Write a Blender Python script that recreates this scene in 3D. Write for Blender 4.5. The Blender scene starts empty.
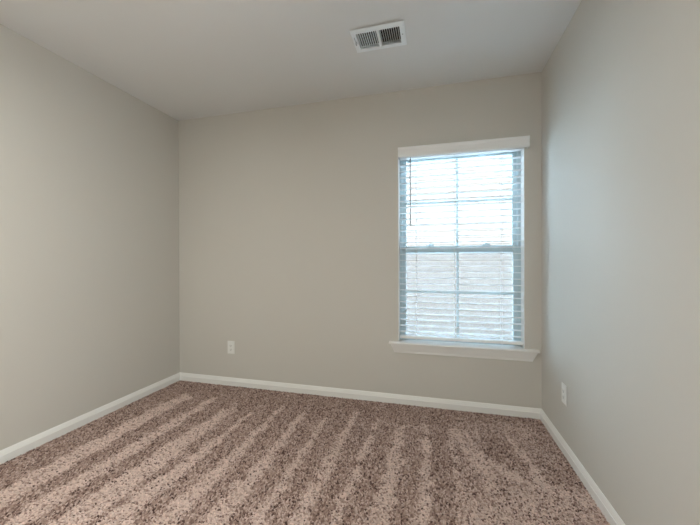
import bpy, bmesh, math, random
import numpy as np
from mathutils import Vector, Matrix

random.seed(7)
rng = np.random.default_rng(7)
scn = bpy.context.scene
C = scn.collection

# ------------------------------------------------------------------ camera
yaw, pitch, roll, F = 0.2562974, -0.0041979, -0.0030867, 324.0
cam = bpy.data.cameras.new('camera')
cam.sensor_fit = 'HORIZONTAL'; cam.sensor_width = 36.0
cam.lens = 36.0 * F / 700.0
cam.clip_start = 0.02
cam_o = bpy.data.objects.new('camera', cam); C.objects.link(cam_o)
fw = Vector((-math.sin(yaw)*math.cos(pitch), math.cos(yaw)*math.cos(pitch), math.sin(pitch)))
rt = Vector((math.cos(yaw), math.sin(yaw), 0)); up = rt.cross(fw)
r2 = rt*math.cos(roll) + up*math.sin(roll); u2 = -rt*math.sin(roll) + up*math.cos(roll)
M = Matrix((r2, u2, -fw)).transposed().to_4x4()
M.translation = Vector((2.32716, -2.54087, 1.1184))
cam_o.matrix_world = M
scn.camera = cam_o

# ------------------------------------------------------------------ world: bright overcast sky
w = bpy.data.worlds.new('overcast_sky'); scn.world = w; w.use_nodes = True
nt = w.node_tree; nt.nodes.clear()
out = nt.nodes.new('ShaderNodeOutputWorld'); bg = nt.nodes.new('ShaderNodeBackground')
tc = nt.nodes.new('ShaderNodeTexCoord'); sp = nt.nodes.new('ShaderNodeSeparateXYZ')
rp = nt.nodes.new('ShaderNodeValToRGB')
rp.color_ramp.elements[0].position = 0.0; rp.color_ramp.elements[0].color = (.72, .93, 1.12, 1)
rp.color_ramp.elements[1].position = 0.7; rp.color_ramp.elements[1].color = (.55, .82, 1.10, 1)
nt.links.new(tc.outputs['Generated'], sp.inputs[0]); nt.links.new(sp.outputs['Z'], rp.inputs[0])
nt.links.new(rp.outputs[0], bg.inputs[0]); bg.inputs[1].default_value = 18.5
nt.links.new(bg.outputs[0], out.inputs[0])

# ------------------------------------------------------------------ added fill lights, out of view around the camera
Y0 = -3.60
def area_light(name, loc, size, power, color, rot=(0, 0, 0), size_y=None):
    l = bpy.data.lights.new(name, 'AREA'); l.energy = power; l.color = color
    l.shape = 'DISK' if size_y is None else 'RECTANGLE'; l.size = size
    if size_y: l.size_y = size_y
    o = bpy.data.objects.new(name, l); o.location = loc; o.rotation_euler = rot; C.objects.link(o); return o
area_light('ceiling_fill_light', (1.10, -2.50, 2.30), 0.40, 27, (1.0, 1.0, .93))  # added overhead fill to brighten the room, no fixture built
area_light('right_fill_light', (2.88, -2.50, 1.05), 0.80, 29, (1.0, 1.04, 1.02), rot=(math.pi/2, 0, math.radians(122)), size_y=2.0)   # added fill aimed at the left wall, no opening behind it
area_light('left_fill_light', (.12, -2.20, 1.05), 0.80, 3.5, (1.0, 1.0, 1.0), rot=(math.pi/2, 0, math.radians(-115)), size_y=2.0)   # weak added fill for the right wall, no opening behind it

scn.view_settings.view_transform = 'Standard'; scn.view_settings.look = 'None'
scn.view_settings.gamma = 1.0; scn.view_settings.use_curve_mapping = False
scn.view_settings.exposure = 0.13

# ------------------------------------------------------------------ materials
def new_mat(name, color, rough=.6, bump=None, spec=.3, var=None, coat=0):
    m = bpy.data.materials.new(name); m.use_nodes = True
    n = m.node_tree; b = n.nodes['Principled BSDF']
    b.inputs['Base Color'].default_value = (*color, 1); b.inputs['Roughness'].default_value = rough
    b.inputs['Specular IOR Level'].default_value = spec
    t = n.nodes.new('ShaderNodeTexCoord')
    if bump:
        sc, st, dist = bump
        no = n.nodes.new('ShaderNodeTexNoise'); no.inputs['Scale'].default_value = sc; no.inputs['Detail'].default_value = 3
        bp = n.nodes.new('ShaderNodeBump'); bp.inputs['Strength'].default_value = st; bp.inputs['Distance'].default_value = dist
        n.links.new(t.outputs['Object'], no.inputs['Vector']); n.links.new(no.outputs['Fac'], bp.inputs['Height'])
        n.links.new(bp.outputs['Normal'], b.inputs['Normal'])
    if var:
        sc, amt = var
        no = n.nodes.new('ShaderNodeTexNoise'); no.inputs['Scale'].default_value = sc; no.inputs['Detail'].default_value = 2
        mx = n.nodes.new('ShaderNodeMix'); mx.data_type = 'RGBA'
        mx.inputs['A'].default_value = (*[c*(1-amt) for c in color], 1); mx.inputs['B'].default_value = (*[min(1, c*(1+amt)) for c in color], 1)
        n.links.new(t.outputs['Object'], no.inputs['Vector']); n.links.new(no.outputs['Fac'], mx.inputs['Factor'])
        n.links.new(mx.outputs['Result'], b.inputs['Base Color'])
    return m

WALL = new_mat('wall_paint', (.635, .613, .565), .75, bump=(220, .06, .002), spec=.2, var=(1.3, .015))
CEIL = new_mat('ceiling_paint', (.79, .795, .785), .9, bump=(260, .10, .002), spec=.1)
TRIM = new_mat('trim_paint', (.87, .865, .84), .38, spec=.45, var=(6, .01))
VINYL = new_mat('window_vinyl', (.60, .69, .71), .4, spec=.4, var=(9, .01))
SLAT = new_mat('blind_slat', (.90, .91, .91), .42, spec=.4, var=(8, .01))
CORD = new_mat('blind_cord', (.78, .78, .77), .8, var=(60, .05))
WAND = new_mat('wand_plastic', (.30, .31, .31), .25, spec=.5, var=(20, .03))
PLATE = new_mat('outlet_plastic', (.84, .84, .81), .35, spec=.45, var=(30, .01))
SLOT = new_mat('outlet_slot', (.03, .03, .03), .7, var=(30, .1))
VENT = new_mat('vent_enamel', (.88, .92, .94), .4, spec=.4, var=(14, .01))
DUCT = new_mat('duct_dark', (.05, .055, .06), .8, var=(14, .1))
SCREW = new_mat('screw_metal', (.45, .46, .47), .4, var=(50, .1)); SCREW.node_tree.nodes['Principled BSDF'].inputs['Metallic'].default_value = .7
SIDING = new_mat('lap_siding', (.147, .104, .079), .7, bump=(40, .05, .003), var=(1.5, .02))
ROOF = new_mat('roof_shingle', (.16, .155, .15), .9, bump=(30, .3, .01), var=(12, .25))
GRASS = new_mat('pale_gravel', (.66, .65, .62), .95, bump=(60, .6, .02), var=(9, .12))

def glass_mat():
    m = bpy.data.materials.new('window_glass'); m.use_nodes = True
    n = m.node_tree; n.nodes.clear()
    o = n.nodes.new('ShaderNodeOutputMaterial'); tr = n.nodes.new('ShaderNodeBsdfTransparent'); gl = n.nodes.new('ShaderNodeBsdfGlossy')
    tr.inputs[0].default_value = (.95, .97, .97, 1); gl.inputs['Roughness'].default_value = .02
    lw = n.nodes.new('ShaderNodeFresnel'); lw.inputs[0].default_value = 1.35
    mx = n.nodes.new('ShaderNodeMixShader')
    n.links.new(lw.outputs[0], mx.inputs[0]); n.links.new(tr.outputs[0], mx.inputs[1]); n.links.new(gl.outputs[0], mx.inputs[2])
    n.links.new(mx.outputs[0], o.inputs[0]); return m
GLASS = glass_mat()

def screen_mat():
    m = bpy.data.materials.new('insect_screen'); m.use_nodes = True
    n = m.node_tree; n.nodes.clear()
    o = n.nodes.new('ShaderNodeOutputMaterial'); tr = n.nodes.new('ShaderNodeBsdfTransparent'); d = n.nodes.new('ShaderNodeBsdfDiffuse')
    d.inputs[0].default_value = (.30, .31, .32, 1); mx = n.nodes.new('ShaderNodeMixShader'); mx.inputs[0].default_value = .22
    n.links.new(tr.outputs[0], mx.inputs[1]); n.links.new(d.outputs[0], mx.inputs[2]); n.links.new(mx.outputs[0], o.inputs[0]); return m
SCREEN = screen_mat()

def carpet_mat():
    m = bpy.data.materials.new('carpet_yarn'); m.use_nodes = True
    n = m.node_tree; b = n.nodes['Principled BSDF']; b.inputs['Roughness'].default_value = 1.0; b.inputs['Specular IOR Level'].default_value = .05
    a = n.nodes.new('ShaderNodeAttribute'); a.attribute_name = 'yarn'
    tx = n.nodes.new('ShaderNodeTexCoord'); no = n.nodes.new('ShaderNodeTexNoise'); no.inputs['Scale'].default_value = 180; no.inputs['Detail'].default_value = 2
    r = n.nodes.new('ShaderNodeMapRange'); r.inputs['To Min'].default_value = .75; r.inputs['To Max'].default_value = 1.25
    mx = n.nodes.new('ShaderNodeVectorMath'); mx.operation = 'SCALE'
    n.links.new(tx.outputs['Object'], no.inputs['Vector']); n.links.new(no.outputs['Fac'], r.inputs['Value'])
    n.links.new(a.outputs['Color'], mx.inputs[0]); n.links.new(r.outputs[0], mx.inputs['Scale'])
    n.links.new(mx.outputs[0], b.inputs['Base Color']); return m
CARPET = carpet_mat()

# ------------------------------------------------------------------ helpers
def add_box(bm, x0, x1, y0, y1, z0, z1, mat=None):
    vs = [bm.verts.new(p) for p in ((x0,y0,z0),(x1,y0,z0),(x1,y1,z0),(x0,y1,z0),(x0,y0,z1),(x1,y0,z1),(x1,y1,z1),(x0,y1,z1))]
    for f in ((3,2,1,0),(4,5,6,7),(0,1,5,4),(1,2,6,5),(2,3,7,6),(3,0,4,7)):
        bm.faces.new([vs[i] for i in f])
    return vs
def add_cyl(bm, p0, p1, r, n=12, r1=None):
    p0 = Vector(p0); p1 = Vector(p1); d = (p1-p0).normalized()
    a = d.orthogonal().normalized(); b = d.cross(a); r1 = r if r1 is None else r1
    A = [bm.verts.new(p0 + (a*math.cos(t)+b*math.sin(t))*r) for t in [2*math.pi*i/n for i in range(n)]]
    B = [bm.verts.new(p1 + (a*math.cos(t)+b*math.sin(t))*r1) for t in [2*math.pi*i/n for i in range(n)]]
    for i in range(n): bm.faces.new((A[i], A[(i+1)%n], B[(i+1)%n], B[i]))
    bm.faces.new(A[::-1]); bm.faces.new(B)
def add_sweep(bm, prof, ends):
    """prof: list of 2D points; ends: functions giving the 3D point of a profile point at each end."""
    rings = [[bm.verts.new(e(p)) for p in prof] for e in ends]; n = len(prof)
    for a, b in zip(rings, rings[1:]):
        for i in range(n): bm.faces.new((a[i], a[(i+1)%n], b[(i+1)%n], b[i]))
    bm.faces.new(rings[0][::-1]); bm.faces.new(rings[-1])
def obj(name, bm, mat, parent=None, bevel=None, smooth=False, loc=None):
    bmesh.ops.recalc_face_normals(bm, faces=bm.faces)
    me = bpy.data.meshes.new(name); bm.to_mesh(me); bm.free()
    me.materials.append(mat)
    o = bpy.data.objects.new(name, me); C.objects.link(o)
    if parent: o.parent = parent
    if loc: o.location = loc
    if bevel:
        md = o.modifiers.new('bevel', 'BEVEL'); md.width = bevel; md.segments = 2; md.limit_method = 'ANGLE'; md.angle_limit = math.radians(40)
    if smooth:
        for p in me.polygons: p.use_smooth = True
    return o
def box_obj(name, dims, mat, parent=None, bevel=None):
    bm = bmesh.new(); add_box(bm, *dims); return obj(name, bm, mat, parent, bevel)
def empty(name, loc, rotz=0):
    o = bpy.data.objects.new(name, None); o.location = loc; o.rotation_euler = (0, 0, rotz)
    o.empty_display_size = .05; C.objects.link(o); return o
def tag(o, label=None, cat=None, group=None, kind=None):
    if label: o['label'] = label
    if cat: o['category'] = cat
    if group: o['group'] = group
    if kind: o['kind'] = kind
    return o
def struct(o, label=None, cat=None): return tag(o, label, cat, kind='structure')

# ------------------------------------------------------------------ room shell
W, H, Y0 = 3.052, 2.44, -3.60          # room width, height, wall behind the camera
OX0, OX1, OZ0, OZ1 = 2.051, 2.943, 0.472, 1.972    # window opening
T = 0.165
bm = bmesh.new()
add_box(bm, -.12, OX0, 0, T, -.12, H+.1); add_box(bm, OX1, W+.12, 0, T, -.12, H+.1)
add_box(bm, OX0, OX1, 0, T, -.12, OZ0); add_box(bm, OX0, OX1, 0, T, OZ1, H+.1)
struct(obj('wall_back', bm, WALL), 'greige painted back wall with the window in it', 'wall')
struct(box_obj('wall_left', (-.12, 0, Y0, 0, -.12, H+.1), WALL), 'plain greige left wall without any fittings', 'wall')
struct(box_obj('wall_right', (W, W+.12, Y0, 0, -.12, H+.1), WALL), 'greige right wall lit from the window beside it', 'wall')
struct(box_obj('wall_front', (-.12, W+.12, Y0-.12, Y0, -.12, H+.1), WALL), 'greige wall behind the camera', 'wall')
VX0, VX1, VY0, VY1 = 1.857, 2.166, -.750, -.546         # air vent outline
gx0, gx1, gy0, gy1 = VX0+.030, VX1-.030, VY0+.036, VY1-.028
bm = bmesh.new()                                     # ceiling with the duct hole
add_box(bm, 0, gx0, Y0, 0, H, H+.1); add_box(bm, gx1, W, Y0, 0, H, H+.1)
add_box(bm, gx0, gx1, Y0, gy0, H, H+.1); add_box(bm, gx0, gx1, gy1, 0, H, H+.1)
struct(obj('ceiling', bm, CEIL), 'smooth off white ceiling with an air vent', 'ceiling')

# ------------------------------------------------------------------ carpet floor: backing + cut pile tufts, one mesh
def build_floor():
    s = 0.0075
    ys0 = -2.7
    nx = int(W/s); ny = int(-ys0/s)
    gx, gy = np.meshgrid((np.arange(nx)+.5)*s, ys0+(np.arange(ny)+.5)*s, indexing='ij')
    X = (gx + rng.uniform(-.42, .42, gx.shape)*s).ravel(); Y = (gy + rng.uniform(-.42, .42, gy.shape)*s).ravel()
    X = np.clip(X, .004, W-.004); Y = np.clip(Y, None, -.004)
    n = X.size
    # smooth random field for uneven edges
    def field(scale, seed):
        r = np.random.default_rng(seed); f = np.zeros(n)
        for k in range(14):
            a = r.uniform(0, 2*np.pi); q = scale*r.uniform(.5, 1.6)
            f += np.sin((X*np.cos(a)+Y*np.sin(a))*q*2*np.pi + r.uniform(0, 6.28))
        return f/np.sqrt(14/2)
    f1, f2, f3 = field(2.2, 1), field(7, 2), field(14, 3)
    sm = lambda e0, e1, v: (lambda t: t*t*(3-2*t))(np.clip((v-e0)/(e1-e0), 0, 1))
    # vacuum marks: nap pushed one way (dark, 1) or the other (light, 0)
    lanes = [(.10,.17,.16),(.475,.085,.055),(.70,.09,.045),(.93,.085,.012),(1.10,.088,.042),(1.30,.088,.048),(1.505,.085,.042),
             (1.675,.08,.05),(1.85,.075,.042),(2.0,.068,.05),(2.19,.065,.048),(2.352,.058,.055)]
    dark = np.zeros(n)
    fwd = np.clip((-Y-.28)/1.15, 0, 1)              # 0 by the back wall, 1 in the foreground
    for k, (cx, w0, w1) in enumerate(lanes):
        hw = w0+(w1-w0)*fwd**.75 + .006*f2 + .004*f3
        c = cx + .012*np.sin(Y*3.1+k) + .004*f1
        dark = np.maximum(dark, 1-sm(-.018, .022, np.abs(X-c)-hw))
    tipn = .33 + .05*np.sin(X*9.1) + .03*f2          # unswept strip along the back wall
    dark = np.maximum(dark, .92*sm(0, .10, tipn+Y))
    # right of the lanes: mostly dark with a few pale diagonal streaks
    zone = sm(2.40, 2.47, X+.01*f2)
    rd = .80 - .40*sm(.55, 1.0, -Y) + .12*f1
    streaks = [((2.407,-.213),(2.60,-.81),.040,.9),((2.51,-.30),(2.62,-.75),.022,.7),((2.585,-.54),(2.72,-.74),.040,.7),((2.768,-.30),(2.86,-.76),.028,.9),((2.70,-.72),(3.0,-.80),.05,.5)]
    for (ax, ay), (bx, by), hw, st in streaks:
        dx, dy = bx-ax, by-ay; L2 = dx*dx+dy*dy
        t = np.clip(((X-ax)*dx+(Y-ay)*dy)/L2, 0, 1)
        d = np.hypot(X-ax-t*dx, Y-ay-t*dy)
        rd = rd - st*(1-sm(.3, 1.3, d/(hw*(.45+.75*t))+.15*f2))
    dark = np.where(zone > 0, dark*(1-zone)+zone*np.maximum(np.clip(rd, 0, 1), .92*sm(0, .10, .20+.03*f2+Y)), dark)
    # cross mark between the lanes
    d = np.abs(Y+.335+.02*f2-.05*(X-2.1)); dark = dark*(1-.55*(1-sm(.02,.05,d))*sm(1.95,2.02,X)*(1-sm(2.2,2.27,X)))
    dark = np.clip(dark + .03*f2 + .05*f1, 0, 1)
    # yarn colours, tuft by tuft
    pal = np.array([(.72,.565,.505),(.51,.375,.325),(.32,.215,.185),(.13,.08,.07)])
    u = rng.random(n)
    th0 = .71-.47*dark; th1 = .895-.25*dark; th2 = .972-.075*dark
    idx = (u > th0).astype(int)+(u > th1)+(u > th2)
    col = pal[idx]*rng.uniform(.86, 1.14, (n, 1))*(1.03-.28*dark[:, None])
    col = col*(1+np.array([.03, -.01, -.03])*(dark[:, None]-.5))
    # geometry: each tuft a four-sided leaning point
    h = rng.uniform(.0065, .0115, n)
    lean = .0042*(dark*2-1)                          # nap direction along the room
    tipx = X+rng.normal(0, .0022, n); tipy = Y+lean+rng.normal(0, .0022, n)
    ang = rng.uniform(0, np.pi/2, n); R = rng.uniform(.0058, .0078, n)
    V = np.zeros((n, 9, 3), np.float32)
    for i in range(4):
        a = ang+i*np.pi/2
        V[:, i] = np.stack([X+R*np.cos(a), Y+R*np.sin(a), np.full(n, .0005)], 1)
        V[:, 4+i] = np.stack([X+.45*(tipx-X)+.72*R*np.cos(a+.4), Y+.45*(tipy-Y)+.72*R*np.sin(a+.4), .62*h], 1)
    V[:, 8] = np.stack([tipx, tipy, h], 1)
    V[:, :, 0] = np.clip(V[:, :, 0], .0005, W-.0005); V[:, :, 1] = np.minimum(V[:, :, 1], -.0005)
    quads = np.array([[i, (i+1)%4, 4+(i+1)%4, 4+i] for i in range(4)]); tris = np.array([[4+i, 4+(i+1)%4, 8] for i in range(4)])
    base = (np.arange(n)*9)[:, None, None]
    q = (quads[None]+base).reshape(-1); t = (tris[None]+base).reshape(-1)
    nv = n*9
    back = np.array([(0,Y0,0),(W,Y0,0),(W,0,0),(0,0,0),(0,Y0,-.1),(W,Y0,-.1),(W,0,-.1),(0,0,-.1)], np.float32)
    bq = np.array([(0,1,2,3),(7,6,5,4),(0,4,5,1),(1,5,6,2),(2,6,7,3),(3,7,4,0)]).reshape(-1)+nv
    verts = np.concatenate([V.reshape(-1, 3), back]).astype(np.float32)
    loops = np.concatenate([q, t, bq]).astype(np.int32)
    nq, ntr = n*4, n*4
    tot = np.concatenate([np.full(nq, 4), np.full(ntr, 3), np.full(6, 4)]).astype(np.int32)
    start = np.concatenate([[0], np.cumsum(tot)[:-1]]).astype(np.int32)
    me = bpy.data.meshes.new('floor')
    me.vertices.add(len(verts)); me.vertices.foreach_set('co', verts.ravel())
    me.loops.add(len(loops)); me.loops.foreach_set('vertex_index', loops)
    me.polygons.add(len(tot)); me.polygons.foreach_set('loop_start', start)
    me.update(calc_edges=True)
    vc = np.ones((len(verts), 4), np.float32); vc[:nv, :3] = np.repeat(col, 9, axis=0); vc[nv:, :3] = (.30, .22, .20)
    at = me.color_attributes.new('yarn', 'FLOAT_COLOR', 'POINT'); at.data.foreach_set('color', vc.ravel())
    me.polygons.foreach_set('use_smooth', np.zeros(len(tot), bool))
    me.materials.append(CARPET); me.validate()
    o = bpy.data.objects.new('floor', me); C.objects.link(o)
    return struct(o, 'flecked brown and beige carpet with vacuum marks', 'carpet')
build_floor()

# ------------------------------------------------------------------ baseboards, mitred at the corners
BH = 0.0765
bprof = [(0,0),(.014,0),(.014,.049),(.0115,.0505),(.0105,.056),(.0075,.065),(.005,.0725),(.003,BH),(0,BH)]
def baseboard(name, ends, label):
    bm = bmesh.new(); add_sweep(bm, bprof, ends); struct(obj(name, bm, TRIM), label, 'baseboard')
baseboard('baseboard_back', [lambda p: (p[0], -p[0], p[1]), lambda p: (W-p[0], -p[0], p[1])], 'white baseboard along the back wall below the window')
baseboard('baseboard_left', [lambda p: (p[0], -p[0], p[1]), lambda p: (p[0], Y0+p[0], p[1])], 'white baseboard along the left wall')
baseboard('baseboard_right', [lambda p: (W-p[0], -p[0], p[1]), lambda p: (W-p[0], Y0+p[0], p[1])], 'white baseboard along the right wall')
baseboard('baseboard_front', [lambda p: (p[0], Y0+p[0], p[1]), lambda p: (W-p[0], Y0+p[0], p[1])], 'white baseboard behind the camera')

# ------------------------------------------------------------------ window: vinyl double-hung unit, stool and apron
win = struct(empty('window_1', ((OX0+OX1)/2, .13, OZ0)), 'white double hung window with grids behind the blind', 'window')
ST = 0.490                                            # stool top
def wpart(name, bm, mat, parent=win, bevel=None):
    o = obj(name, bm, mat, None, bevel)
    me = o.data; me.transform(Matrix.Translation(-win.location)); o.parent = parent; return o
def ring(bm, x0, x1, y0, y1, z0, z1, l, r, b, t):
    add_box(bm, x0, x0+l, y0, y1, z0, z1); add_box(bm, x1-r, x1, y0, y1, z0, z1)
    add_box(bm, x0+l, x1-r, y0, y1, z0, z0+b); add_box(bm, x0+l, x1-r, y0, y1, z1-t, z1)
bm = bmesh.new()
ring(bm, OX0+.0005, OX1-.0005, .088, .164, OZ0+.0005, OZ1-.0005, .020, .020, .012, .020)
for sx, xa in ((1, OX0+.020), (-1, OX1-.020)):       # sash track ribs
    add_box(bm, min(xa, xa+sx*.006), max(xa, xa+sx*.006), .088, .096, OZ0+.012, OZ1-.020)
    add_box(bm, min(xa, xa+sx*.006), max(xa, xa+sx*.006), .156, .164, OZ0+.012, OZ1-.020)
wpart('window_frame', bm, VINYL, bevel=.002)
MID = 1.215
def sash(name, y0, y1, z0, z1, b, t, gz, shade_groove=False):
    x0, x1, s = OX0+.0215, OX1-.0215, .031
    bm = bmesh.new(); ring(bm, x0, x1, y0, y1, z0, z1, s, s, b, .014 if shade_groove else t)
    if shade_groove:                                          # groove added along the meeting rail to shade its face
        add_box(bm, x0+s, x1-s, y1-.006, y1, z1-t, z1-.014); add_box(bm, x0+s, x1-s, y0, y1-.006, z1-t, z1-t+.009)
    o = wpart(name, bm, VINYL, bevel=.003); yc = (y0+y1)/2
    bm = bmesh.new(); add_box(bm, x0+s-.004, x1-s+.004, yc-.002, yc+.002, z0+b-.004, z1-t+.004)
    wpart('pane', bm, GLASS, o)
    xc = (x0+x1)/2; m = .009
    bm = bmesh.new(); add_box(bm, xc-m, xc+m, yc-.011, yc-.0025, z0+b, z1-t); wpart('vertical_muntin', bm, VINYL, o, .002)
    bm = bmesh.new(); add_box(bm, x0+s, xc-m, yc-.011, yc-.0025, gz-m, gz+m); add_box(bm, xc+m, x1-s, yc-.011, yc-.0025, gz-m, gz+m)
    wpart('horizontal_muntin', bm, VINYL, o, .002)
    return o
sash('upper_sash', .128, .154, 1.180, OZ1-.0205, .036, .032, 1.583)
low = sash('lower_sash', .098, .124, OZ0+.013, 1.236, .029, .052, .872, True)
for xl in (OX0+.24, OX1-.24):
    bm = bmesh.new(); add_box(bm, xl-.028, xl+.028, .100, .122, 1.236, 1.244); add_cyl(bm, (xl, .111, 1.244), (xl, .111, 1.252), .010)
    add_box(bm, xl-.006, xl+.030, .106, .116, 1.248, 1.256); wpart('sash_lock', bm, VINYL, low, .002)
# half insect screen outside the lower sash
bm = bmesh.new(); ring(bm, OX0+.027, OX1-.027, .157, .163, OZ0+.0135, 1.225, .014, .014, .016, .016); scr = wpart('screen_frame', bm, VINYL)
bm = bmesh.new(); add_box(bm, OX0+.040, OX1-.040, .1595, .1603, OZ0+.028, 1.210); wpart('screen_mesh', bm, SCREEN, scr)
# white strips added on the reveals, standing for daylight on the wall paint
for xa, xb in ((OX0+.0003, OX0+.0033), (OX1-.0033, OX1-.0003)):
    bm = bmesh.new(); add_box(bm, xa, xb, -.001, .0876, ST+.0003, OZ1-.0005); wpart('lit_reveal_strip', bm, TRIM)
# stool with rounded nose, ears over the wall face
bm = bmesh.new()
add_box(bm, OX0+.0005, OX1-.0005, -.0005, .0875, OZ0-.001, ST)
prof = [(0, OZ0), (-.030, OZ0), (-.0345, OZ0+.003), (-.037, OZ0+.009), (-.0345, OZ0+.015), (-.030, ST), (0, ST)]
add_sweep(bm, prof, [lambda p: (1.980, p[0], p[1]), lambda p: (3.032, p[0], p[1])])
wpart('window_stool', bm, TRIM)
# apron: crown shaped, ends returned at a slant
ap = [(0,.405),(.009,.405),(.0105,.414),(.0105,.422),(.013,.426),(.017,.437),(.022,.452),(.025,.462),(.027,.465),(.027,.4715),(0,.4715)]
bm = bmesh.new()
add_sweep(bm, ap, [lambda p: (2.020-(p[1]-.405)*.42, -p[0], p[1]), lambda p: (2.992+(p[1]-.405)*.42, -p[0], p[1])])
wpart('window_apron', bm, TRIM)

# ------------------------------------------------------------------ faux wood blind
blind = tag(empty('window_blind', ((OX0+OX1)/2, .045, .502)), 'white horizontal slat blind hanging open in the window', 'blind')
def bpart(name, bm, mat, parent=blind, bevel=None, smooth=False):
    o = obj(name, bm, mat, None, bevel, smooth); o.data.transform(Matrix.Translation(-blind.location)); o.parent = parent; return o
SX0, SX1, SY0, SY1 = OX0+.010, OX1-.007, .018, .068
bm = bmesh.new(); add_box(bm, SX0, SX1, .012, .068, 1.918, 1.970); bpart('headrail', bm, SLAT, bevel=.002)
# valance: stepped moulding outside the opening, with short returns
vp = [(-.030,1.912),(-.0395,1.912),(-.0405,1.918),(-.0405,1.932),(-.0385,1.935),(-.0385,1.966),(-.0405,1.969),(-.0425,1.978),(-.0425,1.988),(-.030,1.988)]
bm = bmesh.new(); add_sweep(bm, vp, [lambda p: (2.054, p[0], p[1]), lambda p: (2.967, p[0], p[1])])
add_box(bm, 2.054, 2.062, -.0302, -.0005, 1.912, 1.988); add_box(bm, 2.959, 2.967, -.0302, -.0005, 1.912, 1.988)
bpart('valance', bm, SLAT)
def slat_bm(z, th=.0028, crown=.0022, tilt=.0):
    bm = bmesh.new(); pr = []
    for i in range(7):
        u = i/6; pr.append((SY0+(SY1-SY0)*u, z+crown*(1-(2*u-1)**2)+tilt*(u-.5)))
    low_ = [(y, q-th) for y, q in pr[::-1]]
    add_sweep(bm, pr+low_, [lambda p: (SX0, p[0], p[1]), lambda p: (SX1, p[0], p[1])]); return bm
PITCH = .0465; zs = [1.1235+k*PITCH for k in range(-12, 17)]
first = None
for z in zs:
    if first is None:
        first = bpart('slat', slat_bm(z), SLAT); z_first = z
    else:
        o = first.copy(); C.objects.link(o); o.parent = blind; o.location.z = z-z_first
bm = bmesh.new(); add_box(bm, SX0, SX1, SY0, SY1, .511, .533); bpart('bottom_rail', bm, SLAT, bevel=.004)
for xl in (2.186, 2.470, 2.800):
    bm = bmesh.new()
    for yy in (SY0-.0012, SY1+.0012): add_cyl(bm, (xl, yy, .510), (xl, yy, 1.930), .0011, 6)
    for z in zs: add_cyl(bm, (xl, SY0-.001, z-.0042), (xl, SY1+.001, z-.0042), .0008, 4)
    bpart('ladder_cord', bm, CORD)
    bm = bmesh.new(); add_cyl(bm, (xl, SY0-.003, .514), (xl, SY0+.001, .514), .006, 12); bpart('cord_button', bm, SLAT)
bm = bmesh.new(); add_cyl(bm, (2.145, -.004, 1.395), (2.145, .002, 1.905), .0042, 8); add_cyl(bm, (2.145, -.004, 1.388), (2.145, -.004, 1.415), .0055, 8)
wand = bpart('tilt_wand', bm, WAND, smooth=True); wand['label'] = 'thin grey tilt wand'
bm = bmesh.new(); add_cyl(bm, (2.145, .002, 1.905), (2.145, .012, 1.926), .002, 6); bpart('wand_hook', bm, SCREW, wand)

# ------------------------------------------------------------------ wall outlets
def outlet(loc, rotz, label):
    # local frame: wall at y = 0, room towards -y
    t = tag(empty('wall_outlet', loc, rotz), label, 'outlet', 'wall outlets')
    bm = bmesh.new()
    add_sweep(bm, [(-.035,-.0572),(.035,-.0572),(.035,.0572),(-.035,.0572)],
              [lambda p: (p[0]*.88, 0, p[1]*.93), lambda p: (p[0]*.88, -.0036, p[1]*.93), lambda p: (p[0], -.0038, p[1]), lambda p: (p[0], -.0050, p[1]), lambda p: (p[0]*.94, -.0066, p[1]*.965)])
    obj('cover_plate', bm, PLATE, t)
    bm = bmesh.new(); add_box(bm, -.0165, .0165, -.0085, -.0060, -.0335, .0335); rec = obj('receptacle', bm, PLATE, t, .001)
    for zc in (.017, -.017):
        bm = bmesh.new()
        add_box(bm, -.0075, -.0055, -.0089, -.0084, zc-.0045, zc+.0045); add_box(bm, .0055, .0075, -.0089, -.0084, zc-.004, zc+.004)
        add_cyl(bm, (0, -.0089, zc-.0085), (0, -.0084, zc-.0085), .0025, 10)
        obj('socket_slots', bm, SLOT, rec)
    for zc in (.047, -.047):
        bm = bmesh.new(); add_cyl(bm, (0, -.0074, zc), (0, -.0058, zc), .003, 10); obj('screw', bm, PLATE, t)
    return t
outlet((.557, 0, .349), 0, 'white outlet low on the back wall left of the window')
outlet((W, -.421, .348), -math.pi/2, 'white outlet low on the right wall beside the window')

# ------------------------------------------------------------------ ceiling air vent
vent = tag(empty('ceiling_vent', ((VX0+VX1)/2, (VY0+VY1)/2, H)), 'white two bank louvered air vent on the ceiling', 'vent')
def vpart(name, bm, mat, parent=vent, bevel=None):
    o = obj(name, bm, mat, None, bevel); o.data.transform(Matrix.Translation(-vent.location)); o.parent = parent; return o
mid0, mid1 = (gx0+gx1)/2-.008, (gx0+gx1)/2+.008
bm = bmesh.new(); z0, z1 = H-.011, H-.0002
def rim(bm, x0, x1, y0, y1):
    # flat face with sloping outer edge
    o_ = [(VX0,VY0),(VX1,VY0),(VX1,VY1),(VX0,VY1)]; e = .002
    f_ = [(VX0+e,VY0+e),(VX1-e,VY0+e),(VX1-e,VY1-e),(VX0+e,VY1-e)]
    q = .011; k_ = [(VX0+q,VY0+q),(VX1-q,VY0+q),(VX1-q,VY1-q),(VX0+q,VY1-q)]
    i_ = [(x0,y0),(x1,y0),(x1,y1),(x0,y1)]
    A = [bm.verts.new((*p, z0+.0022)) for p in o_]; K = [bm.verts.new((*p, z0+.0022)) for p in k_]; Q = [bm.verts.new((*p, z1)) for p in k_]; B = [bm.verts.new((*p, z0)) for p in f_]; D = [bm.verts.new((*p, z0)) for p in i_]; E_ = [bm.verts.new((*p, H+.012)) for p in i_]
    for a, b in ((Q, K), (K, A), (A, B), (B, D), (D, E_)):
        for i in range(4): bm.faces.new((a[i], a[(i+1)%4], b[(i+1)%4], b[i]))
rim(bm, gx0, gx1, gy0, gy1)
add_box(bm, mid0, mid1, gy0-.001, gy1+.001, z0, H+.010)
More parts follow.
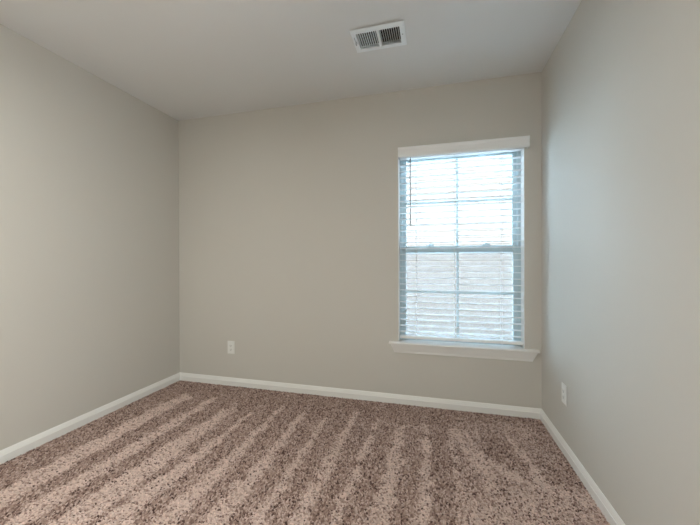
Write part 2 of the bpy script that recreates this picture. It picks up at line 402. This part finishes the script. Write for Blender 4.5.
vpart('faceplate', bm, VENT)
bm = bmesh.new()
add_box(bm, gx0, gx1, gy0, gy1, H+.080, H+.085)
add_box(bm, gx0, gx0+.002, gy0, gy1, H+.012, H+.080); add_box(bm, gx1-.002, gx1, gy0, gy1, H+.012, H+.080)
add_box(bm, gx0+.002, gx1-.002, gy0, gy0+.002, H+.012, H+.080); add_box(bm, gx0+.002, gx1-.002, gy1-.002, gy1, H+.012, H+.080)
vpart('duct_boot', bm, DUCT)
def louvers(x0, x1, n, slope):
    st = (x1-x0)/n; hh = .0085
    for k in range(n):
        x = x0+(k+.5)*st
        bm = bmesh.new()
        add_sweep(bm, [(-.0008-slope*hh/2, H-.0100),(.0008-slope*hh/2, H-.0100),(.0008+slope*hh/2, H-.0100+hh),(-.0008+slope*hh/2, H-.0100+hh)],
                  [lambda p: (x+p[0], gy0+.0005, p[1]), lambda p: (x+p[0], gy1-.0005, p[1])])
        vpart('louver', bm, VENT)
louvers(gx0+.002, mid0-.001, 9, .34)
louvers(mid1+.001, gx1-.002, 9, -.32)
for sx in (VX0+.017, VX1-.017):
    bm = bmesh.new(); add_cyl(bm, (sx, (VY0+VY1)/2, H-.0126), (sx, (VY0+VY1)/2, H-.0106), .0036, 12); vpart('screw', bm, SCREW)
bm = bmesh.new()
add_box(bm, VX0+.0125, VX0+.0165, -.690, -.625, H-.0122, H-.0108); add_box(bm, VX0+.011, VX0+.018, -.642, -.628, H-.0205, H-.0120)
vpart('damper_lever', bm, SCREW, bevel=.001)

# ------------------------------------------------------------------ outside: pale gravel and the low house next door
struct(box_obj('ground', (-20, 24, T+.01, 26, -.85, -.75), GRASS), 'pale gravel strip between the two houses', 'ground')
struct(box_obj('facade', (-4.0, -.1215, .02, T, -.75, 3.0), SIDING), 'outer wall of the house left of the room', 'wall')
struct(box_obj('facade', (W+.1215, 7.0, .02, T, -.75, 3.0), SIDING), 'outer wall of the house right of the room', 'wall')
HX0, HX1, HY = -.6, 6.2, 5.2
house = tag(empty('neighbor_house', ((HX0+HX1)/2, HY, -.75)), 'pale lap sided house seen through the window blind', 'house')
lap = .15; pr = []; z = -.75
while z < 3.55:
    pr += [(HY-.020, z), (HY-.004, z+lap)]; z += lap
pr += [(HY+5, z), (HY+5, -.75)]
bm = bmesh.new(); add_sweep(bm, pr, [lambda p: (HX0, p[0], p[1]), lambda p: (HX1, p[0], p[1])])
o = obj('siding_wall', bm, SIDING); o.data.transform(Matrix.Translation(-house.location)); o.parent = house
bm = bmesh.new()
add_sweep(bm, [(HY-.12, z), (HY-.12, z+.14), (HY+2.5, z+.5), (HY+5.12, z+.14), (HY+5.12, z)], [lambda p: (HX0-.2, p[0], p[1]), lambda p: (HX1+.2, p[0], p[1])])
o = obj('roof', bm, ROOF); o.data.transform(Matrix.Translation(-house.location)); o.parent = house
